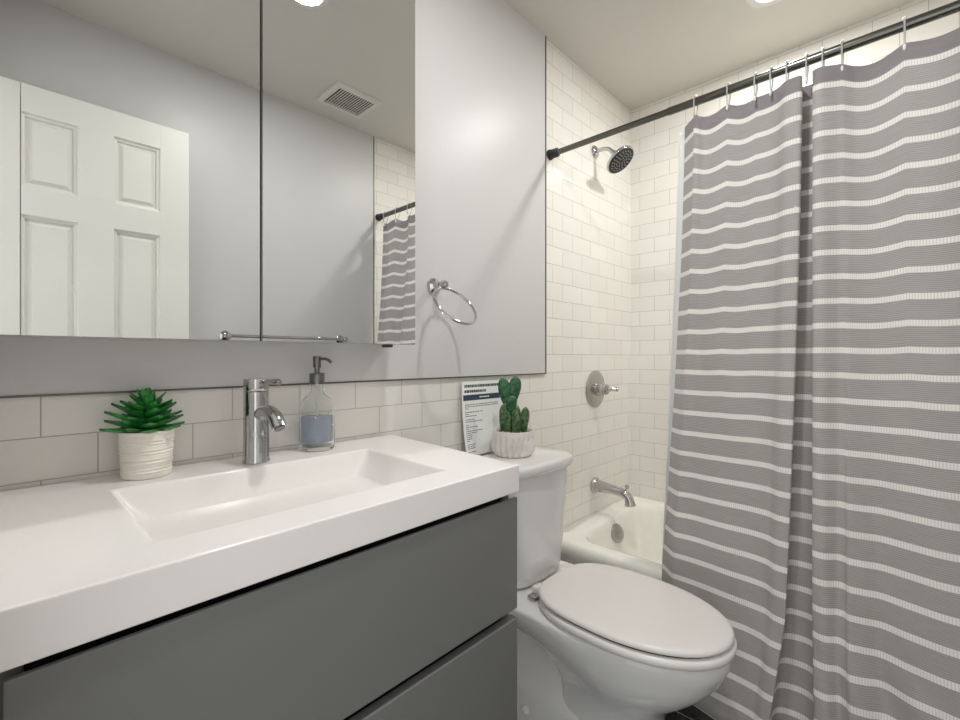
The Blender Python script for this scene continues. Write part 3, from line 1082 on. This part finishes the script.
def tank_ring(hw, yf, yb, r, z, bow):
    base = rrect([(TCX - hw, yf), (TCX + hw, yf), (TCX + hw, yb), (TCX - hw, yb)], r, z, 8)
    # extra points along the long front so that it can bow outwards
    out = []
    m = len(base)
    for i in range(m):
        a, b = Vector(base[i]), Vector(base[(i + 1) % m])
        steps = 10 if i in (8, 26) else 1
        for j in range(steps):
            out.append(a.lerp(b, j / steps))
    res = []
    for p in out:
        k = max(0, 1 - (abs(p.x - TCX) / hw) ** 2)
        fy = max(0, min(1, (yb - p.y) / (yb - yf)))
        res.append((p.x, p.y - bow * k * fy, p.z))
    return res


bm = bmesh.new()
loft(bm, [tank_ring(0.120, 0.905, 1.055, 0.05, 0.3985, 0.014), tank_ring(0.134, 0.893, 1.060, 0.055, 0.410, 0.016), tank_ring(0.142, 0.887, 1.064, 0.055, 0.44, 0.016), tank_ring(0.153, 0.880, 1.068, 0.05, 0.58, 0.014), tank_ring(0.164, 0.876, 1.069, 0.045, TZ1, 0.012)])
obj('tank', bm, 'porcelain', to, angle=60)
bm = bmesh.new()
loft(bm, [tank_ring(0.162, 0.880, 1.066, 0.045, TZ1 + 0.0005, 0.018), tank_ring(0.172, 0.870, 1.076, 0.045, TZ1 + 0.003, 0.020), tank_ring(0.175, 0.866, 1.078, 0.045, TZ1 + 0.010, 0.020), tank_ring(0.176, 0.864, 1.079, 0.045, TZ1 + 0.028, 0.020),
          tank_ring(0.172, 0.868, 1.076, 0.043, TZ1 + 0.035, 0.020), tank_ring(0.162, 0.880, 1.066, 0.04, TZ1 + 0.038, 0.018)])
obj('tank_lid', bm, 'porcelain', to, angle=60)
LIDZ = TZ1 + 0.038

# ------------------------------------------------------------------ cactus pot on the tank
KX, KY = 1.214, 1.000
kz = LIDZ + 0.0008
ca = thing('potted_cactus', 'small cactus in faceted white pot on top of toilet tank', 'plant', (KX, KY, kz))
bm = bmesh.new()
NF = 21
PH = 0.085
levels = [(0.0560, 0.0, 0.0560, 0.0), (0.0610, 0.003, 0.0600, 0.003), (0.0720, 0.015, 0.0620, 0.030), (0.0755, 0.040, 0.0660, 0.048), (0.0735, 0.068, 0.0705, 0.068),
          (0.0715, 0.080, 0.0705, 0.080), (0.0700, 0.0845, 0.0700, 0.0845), (0.0665, PH, 0.0665, PH), (0.0650, PH - 0.004, 0.0650, PH - 0.004), (0.063, PH - 0.012, 0.063, PH - 0.012)]
rings = []
for r0, z0, r1, z1 in levels:      # ridges and grooves alternate round the pot
    ring = []
    for i in range(2 * NF):
        a_ = PI * i / NF
        rr, zz = (r0, z0) if i % 2 == 0 else (r1, z1)
        ring.append((KX + rr * math.cos(a_), KY + rr * math.sin(a_), kz + zz))
    rings.append(ring)
loft(bm, rings)
obj('pot', bm, 'pot_white', ca, smooth=False)
bm = bmesh.new()
lathe(bm, [(0.0, 0.0735), (0.0625, 0.0735), (0.060, 0.077), (0.03, 0.079), (0.0, 0.080)], (KX, KY, kz), n=28)
obj('soil', bm, 'soil', ca)
bm = bmesh.new()
for k in range(60):
    a = random.uniform(0, 2 * PI); r = 0.053 * math.sqrt(random.random())
    q = Vector((KX + r * math.cos(a), KY + r * math.sin(a), kz + 0.080))
    g = random.uniform(0.002, 0.0042)
    bmesh.ops.create_icosphere(bm, subdivisions=1, radius=g, matrix=Matrix.Translation(q))
obj('pebbles', bm, 'pebble', ca)['kind'] = 'stuff'

RGT = Vector((math.cos(YAW - PI / 2 + 0.08), math.sin(YAW - PI / 2 + 0.08), 0))    # the pads face the middle of the room
FWD = Vector((-RGT.y, RGT.x, 0))


def pad(base, tip, w, th, ribs=0, depth=0.0, n=28, m=14, low=0.45):
    """A fleshy cactus lobe between two points: width w, thickness th."""
    bm = bmesh.new()
    base, tip = Vector(base), Vector(tip)
    d = (tip - base)
    side = (RGT - d.normalized() * RGT.dot(d.normalized())).normalized()
    dep = d.normalized().cross(side).normalized()
    rings = []
    for k in range(m + 1):
        t = k / m
        if t < 0.62:
            s_ = low + (1 - low) * math.sin(t / 0.62 * PI / 2)
        else:
            s_ = math.sqrt(max(0.0004, 1 - ((t - 0.62) / 0.385) ** 2))
        c = base + d * t
        ring = []
        for i in range(n):
            a = 2 * PI * i / n
            rb = 1 + (depth * math.cos(ribs * a) if ribs else 0)
            ring.append(c + (side * math.cos(a) * w + dep * math.sin(a) * th) * s_ * rb)
        rings.append(ring)
    loft(bm, rings)
    return bm


K0 = Vector((KX - 0.004, KY, kz + 0.076))


def kp(dx, dz, dd=0.0):
    return K0 + RGT * dx + Vector((0, 0, dz)) + FWD * dd


obj('cactus_stem', pad(kp(-0.022, 0), kp(-0.022, 0.100), 0.0215, 0.021, 7, 0.15, low=0.8), 'cactus_pale', ca, angle=80)['label'] = 'pale ribbed cactus column'
obj('cactus_stem', pad(kp(0.010, 0, -0.012), kp(0.010, 0.096, -0.010), 0.0155, 0.016, 7, 0.12, low=0.85), 'cactus_pale', ca, angle=80)['label'] = 'slim pale ribbed cactus column'
obj('cactus_stem', pad(kp(0.037, 0), kp(0.046, 0.086), 0.0140, 0.014, 7, 0.12, low=0.65), 'cactus_pale', ca, angle=80)['label'] = 'short separate cactus stem'
obj('cactus_pad', pad(kp(-0.012, 0.078, 0.006), kp(-0.034, 0.186, 0.006), 0.0220, 0.010, low=0.4), 'cactus', ca, angle=80)
obj('cactus_pad', pad(kp(-0.002, 0.090, 0.010), kp(0.016, 0.190, 0.010), 0.0220, 0.010, low=0.35), 'cactus', ca, angle=80)
obj('cactus_pad', pad(kp(-0.008, 0.072, -0.016), kp(-0.006, 0.128, -0.026), 0.0185, 0.009, low=0.5), 'cactus', ca, angle=80)['label'] = 'small dark front pad'

# ------------------------------------------------------------------ printed sheet leaning on the wall
LX0, LW, LH = 1.070, 0.212, 0.249
sb0 = LIDZ + 0.001
sheet = thing('printed_sheet', 'white printed notice sheet leaning on tile behind the cactus', 'sheet', (LX0 + LW / 2, 1.086, sb0))


def sheet_pt(u, v, off=0.0):
    """u across from the left, v up; the left edge curls off the wall and the sheet leans."""
    curl = 0.020 * max(0, 1 - u / 0.06) ** 2 * (1 - v / LH) ** 2
    y = 1.0865 + 0.0165 * (v / LH) + 0.0 - curl * 0.4
    x = LX0 + u - 0.017 * (1 - v / LH) + 0.018 * (1 - v / LH) ** 2.5 * max(0, 1 - u / 0.12)
    return Vector((x, y - off, sb0 + v))


def patch(bm, u0, u1, v0, v1, off, nu, nv, thick):
    def grid(o):
        return [[bm.verts.new(sheet_pt(u0 + (u1 - u0) * i / nu, v0 + (v1 - v0) * j / nv, o)) for i in range(nu + 1)] for j in range(nv + 1)]
    A = grid(off + thick); B = grid(off)
    for j in range(nv):
        for i in range(nu):
            bm.faces.new((A[j][i], A[j][i + 1], A[j + 1][i + 1], A[j + 1][i]))
            bm.faces.new((B[j][i], B[j + 1][i], B[j + 1][i + 1], B[j][i + 1]))
    for i in range(nu):
        bm.faces.new((A[0][i], B[0][i], B[0][i + 1], A[0][i + 1]))
        bm.faces.new((A[nv][i], A[nv][i + 1], B[nv][i + 1], B[nv][i]))
    for j in range(nv):
        bm.faces.new((A[j][0], A[j + 1][0], B[j + 1][0], B[j][0]))
        bm.faces.new((A[j][nu], B[j][nu], B[j + 1][nu], A[j + 1][nu]))


bm = bmesh.new()
patch(bm, 0, LW, 0, LH, 0, 18, 14, 0.0004)
paper = obj('paper', bm, 'paper', sheet)
bm = bmesh.new()
patch(bm, 0.006, LW - 0.006, LH - 0.064, LH - 0.045, 0.0005, 10, 1, 0.0002)
obj('header_band', bm, 'navy', paper)['label'] = 'dark blue heading band'
bm = bmesh.new()
for v, a, b in ((LH - 0.016, 0.012, 0.200), (LH - 0.034, 0.012, 0.118)):
    u = a
    while u < b:
        w = random.uniform(0.0035, 0.012)
        patch(bm, u, min(b, u + w), v - 0.004, v + 0.005, 0.0005, 2, 1, 0.0002)
        u += w + 0.0016
obj('title_lines', bm, 'ink', paper)
bm = bmesh.new()
u = 0.085
while u < 0.132:
    w = random.uniform(0.004, 0.009)
    patch(bm, u, u + w, LH - 0.0565, LH - 0.0525, 0.0008, 1, 1, 0.0002)
    u += w + 0.002
obj('heading_text', bm, 'paper', paper)
bm = bmesh.new()
v = LH - 0.078
while v > 0.012:
    b = random.choice((0.030, 0.045, 0.06, 0.07, 0.075, 0.10))
    if LH - v < 0.09:
        b = 0.18
    u = 0.014
    while u < b:
        w = random.uniform(0.004, 0.012)
        patch(bm, u, min(b, u + w), v - 0.0012, v + 0.0012, 0.0005, 1, 1, 0.0002)
        u += w + 0.0022
    v -= random.choice((0.0065, 0.0065, 0.0065, 0.012))
obj('text_lines', bm, 'ink', paper)

# ------------------------------------------------------------------ shower rod, curtain, liner, hooks
ROD_X, ROD_Z = 1.583, 1.962
rod = thing('shower_rod', 'dark bronze tension shower rod across the tub above the curtain', 'curtain rod', (ROD_X, 0.355, ROD_Z))
bm = bmesh.new()
tube(bm, [(ROD_X, RIGHT_Y + 0.02, ROD_Z), (ROD_X, 0.62, ROD_Z)], 0.0130, 24)
obj('outer_tube', bm, 'rod', rod)
bm = bmesh.new()
tube(bm, [(ROD_X, 0.61, ROD_Z), (ROD_X, WALL_Y - 0.02, ROD_Z)], 0.0112, 24)
obj('inner_tube', bm, 'rod', rod)
for y, d in ((WALL_Y - 0.0005, -1), (RIGHT_Y + 0.0005, 1)):
    bm = bmesh.new()
    lathe(bm, [(0.0, 0.0), (0.021, 0.0), (0.0215, 0.004), (0.0185, 0.012), (0.0175, 0.030), (0.0185, 0.034), (0.0180, 0.040), (0.0, 0.041)], (ROD_X, y, ROD_Z), (0, d, 0), 28)
    obj('end_cap', bm, 'rubber', rod)

CTOP = 1.912
ZMID, ZBOT = 0.43, 0.105
# control points of the cloth seen from above, at the top hem, at toilet-lid height and at the bottom hem
CP = [((1.608, 0.574), (1.543, 0.624), (1.505, 0.612)),
      ((1.597, 0.564), (1.534, 0.614), (1.492, 0.602)),
      ((1.572, 0.540), (1.506, 0.586), (1.452, 0.568)),
      ((1.562, 0.528), (1.496, 0.572), (1.438, 0.552)),
      ((1.563, 0.518), (1.495, 0.560), (1.432, 0.540)),
      ((1.576, 0.495), (1.494, 0.525), (1.415, 0.495)),
      ((1.570, 0.440), (1.486, 0.460), (1.398, 0.440)),
      ((1.584, 0.385), (1.478, 0.395), (1.392, 0.390)),
      ((1.591, 0.338), (1.470, 0.342), (1.390, 0.352)),
      ((1.580, 0.302), (1.460, 0.306), (1.386, 0.326)),
      ((1.555, 0.276), (1.442, 0.284), (1.377, 0.310)),
      ((1.549, 0.250), (1.437, 0.262), (1.374, 0.296)),
      ((1.556, 0.238), (1.440, 0.256), (1.378, 0.290)),
      ((1.575, 0.240), (1.458, 0.260), (1.400, 0.292)),
      ((1.615, 0.250), (1.500, 0.264), (1.455, 0.286)),
      ((1.622, 0.235), (1.512, 0.244), (1.475, 0.258)),
      ((1.618, 0.205), (1.508, 0.208), (1.470, 0.215)),
      ((1.590, 0.198), (1.478, 0.190), (1.430, 0.185)),
      ((1.560, 0.212), (1.440, 0.196), (1.384, 0.184)),
      ((1.547, 0.208), (1.425, 0.192), (1.364, 0.178)),
      ((1.545, 0.190), (1.420, 0.170), (1.358, 0.155)),
      ((1.562, 0.160), (1.436, 0.148), (1.374, 0.134)),
      ((1.568, 0.146), (1.432, 0.132), (1.362, 0.120)),
      ((1.574, 0.136), (1.420, 0.122), (1.350, 0.106)),
      ((1.582, 0.118), (1.424, 0.096), (1.358, 0.076)),
      ((1.584, 0.085), (1.436, 0.060), (1.375, 0.040)),
      ((1.572, 0.035), (1.418, 0.010), (1.352, -0.010)),
      ((1.560, -0.020), (1.404, -0.045), (1.335, -0.060)),
      ((1.566, -0.075), (1.410, -0.095), (1.340, -0.110)),
      ((1.592, -0.125), (1.440, -0.140), (1.375, -0.150)),
      ((1.590, -0.175), (1.446, -0.190), (1.385, -0.195)),
      ((1.562, -0.215), (1.430, -0.228), (1.368, -0.235)),
      ((1.556, -0.260), (1.428, -0.272), (1.366, -0.280)),
      ((1.582, -0.310), (1.450, -0.318), (1.390, -0.322)),
      ((1.584, -0.350), (1.455, -0.356), (1.395, -0.360))]
PER = 7
top_p = spline([c[0] for c in CP], PER)
mid_p = spline([c[1] for c in CP], PER)
bot_p = spline([c[2] for c in CP], PER)
HOOK_Y = [0.530, 0.432, 0.357, 0.316, 0.276, 0.229, 0.192, 0.150, 0.026, -0.095, -0.205, -0.320]


def cloth_xy(j, z):
    a, b, c = top_p[j], mid_p[j], bot_p[j]
    if z >= ZMID:
        t = (CTOP - z) / (CTOP - ZMID)
        t2 = t ** 1.55       # the flare gathers towards the bottom
        return (a[0] + (b[0] - a[0]) * t2, a[1] + (b[1] - a[1]) * t2)
    t = (ZMID - z) / (ZMID - ZBOT)
    return (b[0] + (c[0] - b[0]) * t, b[1] + (c[1] - b[1]) * t)


def make_cloth():
    bm = bmesh.new()
    uvl = bm.loops.layers.uv.new('UVMap')
    NZ = 64
    n = len(top_p)
    arc = [0.0]
    for j in range(1, n):
        arc.append(arc[-1] + math.dist(mid_p[j], mid_p[j - 1]))
    grid = []
    for j in range(n):
        yt = top_p[j][1]
        sag = 0.0
        for a, b in zip(HOOK_Y[:-1], HOOK_Y[1:]):
            if b <= yt <= a and a - b > 0.05:
                sag = 0.018 * math.sin(PI * (a - yt) / (a - b)) * min(1, (a - b) / 0.11)
        if yt > HOOK_Y[0]:
            sag = 0.010
        col = []
        for k in range(NZ + 1):
            t = k / NZ
            z = CTOP - (CTOP - ZBOT) * t
            x, y = cloth_xy(j, z)
            w = 0.0022 * math.sin(arc[j] * 40 + z * 9) * math.sin(z * 6.0 + arc[j] * 7) * min(1, t * 4)
            # crease where the cloth bunches on the toilet and the rim
            w += 0.0035 * math.exp(-((z - 0.36) / 0.05) ** 2) * math.sin(arc[j] * 55 + z * 30)
            zz = z - sag * (1 - t) ** 3
            col.append((bm.verts.new((x + w, y, zz)), (arc[j], (CTOP - z))))
        grid.append(col)
    for j in range(n - 1):
        for k in range(NZ):
            q = (grid[j][k], grid[j + 1][k], grid[j + 1][k + 1], grid[j][k + 1])
            f = bm.faces.new([v for v, _ in q])
            for lp_, (_, uvv) in zip(f.loops, q):
                lp_[uvl].uv = uvv
    return bm


cur = obj('shower_curtain', make_cloth(), 'curtain', None, smooth=True, angle=180, origin=(1.45, 0.1, 0.1))
tag(cur, 'grey shower curtain with white horizontal stripes hanging outside the tub', 'shower curtain')
so = cur.modifiers.new('thickness', 'SOLIDIFY'); so.thickness = 0.0012; so.offset = 0

bm = bmesh.new()
lp_pts = []
n = 120
for j in range(n + 1):
    t = j / n
    y0 = 0.606 - 0.69 * t
    lp_pts.append((y0, 0.010 * math.sin(t * 46) + 0.004 * math.sin(t * 91 + 1)))
grid = []
for (y0, dx) in lp_pts:
    col = []
    for k in range(31):
        t = k / 30
        z = 1.905 - (1.905 - 0.27) * t
        xx = 1.640 + 0.062 * t ** 1.2 + dx
        yy = y0 + 0.090 * t ** 1.2 * max(0, min(1, (y0 - 0.1) / 0.35))
        col.append(bm.verts.new((xx, yy, z)))
    grid.append(col)
for j in range(n):
    for k in range(30):
        bm.faces.new((grid[j][k], grid[j + 1][k], grid[j + 1][k + 1], grid[j][k + 1]))
ln = obj('shower_liner', bm, 'liner', None, smooth=True, angle=180, origin=(1.67, 0.1, 0.16))
tag(ln, 'plain white liner hanging inside the tub behind the striped curtain', 'shower liner')
so = ln.modifiers.new('thickness', 'SOLIDIFY'); so.thickness = 0.0008; so.offset = 0


def make_hook():
    root = thing('curtain_hook', '', 'curtain hook', (ROD_X, 0, ROD_Z), 'clear hooks along the shower rod')
    bm = bmesh.new()
    pts = []
    for k in range(40):
        a = 2 * PI * k / 40
        r = 0.0172
        x, z = r * math.sin(a), r * math.cos(a)
        if z < 0:
            z *= 3.9
            x *= 1 - 0.55 * (-z / (r * 3.9)) ** 2
        pts.append((ROD_X + x - (0.010 * (-z / 0.067) if z < 0 else 0), 0, ROD_Z + z))
    tube(bm, pts, 0.0021, 8, closed=True)
    obj('loop', bm, 'plastic', root)
    bm = bmesh.new()
    bmesh.ops.create_uvsphere(bm, u_segments=14, v_segments=8, radius=0.0048, matrix=Matrix.Translation((ROD_X, 0, ROD_Z + 0.0185)))
    obj('bead', bm, 'liner', root)
    bm = bmesh.new()
    bmesh.ops.create_uvsphere(bm, u_segments=12, v_segments=8, radius=0.0040, matrix=Matrix.Translation((ROD_X - 0.0155, 0, ROD_Z - 0.062)) @ Matrix.Diagonal((0.9, 0.9, 2.2, 1)))
    obj('clip', bm, 'liner', root)
    return root


hook = make_hook()
ORD = ['first', 'second', 'third', 'fourth', 'fifth', 'sixth', 'seventh', 'eighth', 'ninth', 'tenth', 'eleventh', 'twelfth']
for i, y in enumerate(HOOK_Y):
    if i == 0:
        r = hook
    else:
        r = hook.copy()
        C.objects.link(r)
        for ch in hook.children:
            c = ch.copy()
            C.objects.link(c)
            c.parent = r
    r.location = (ROD_X, y, ROD_Z)
    r['label'] = 'clear plastic curtain hook on the rod, %s from the shower-head wall' % ORD[i]
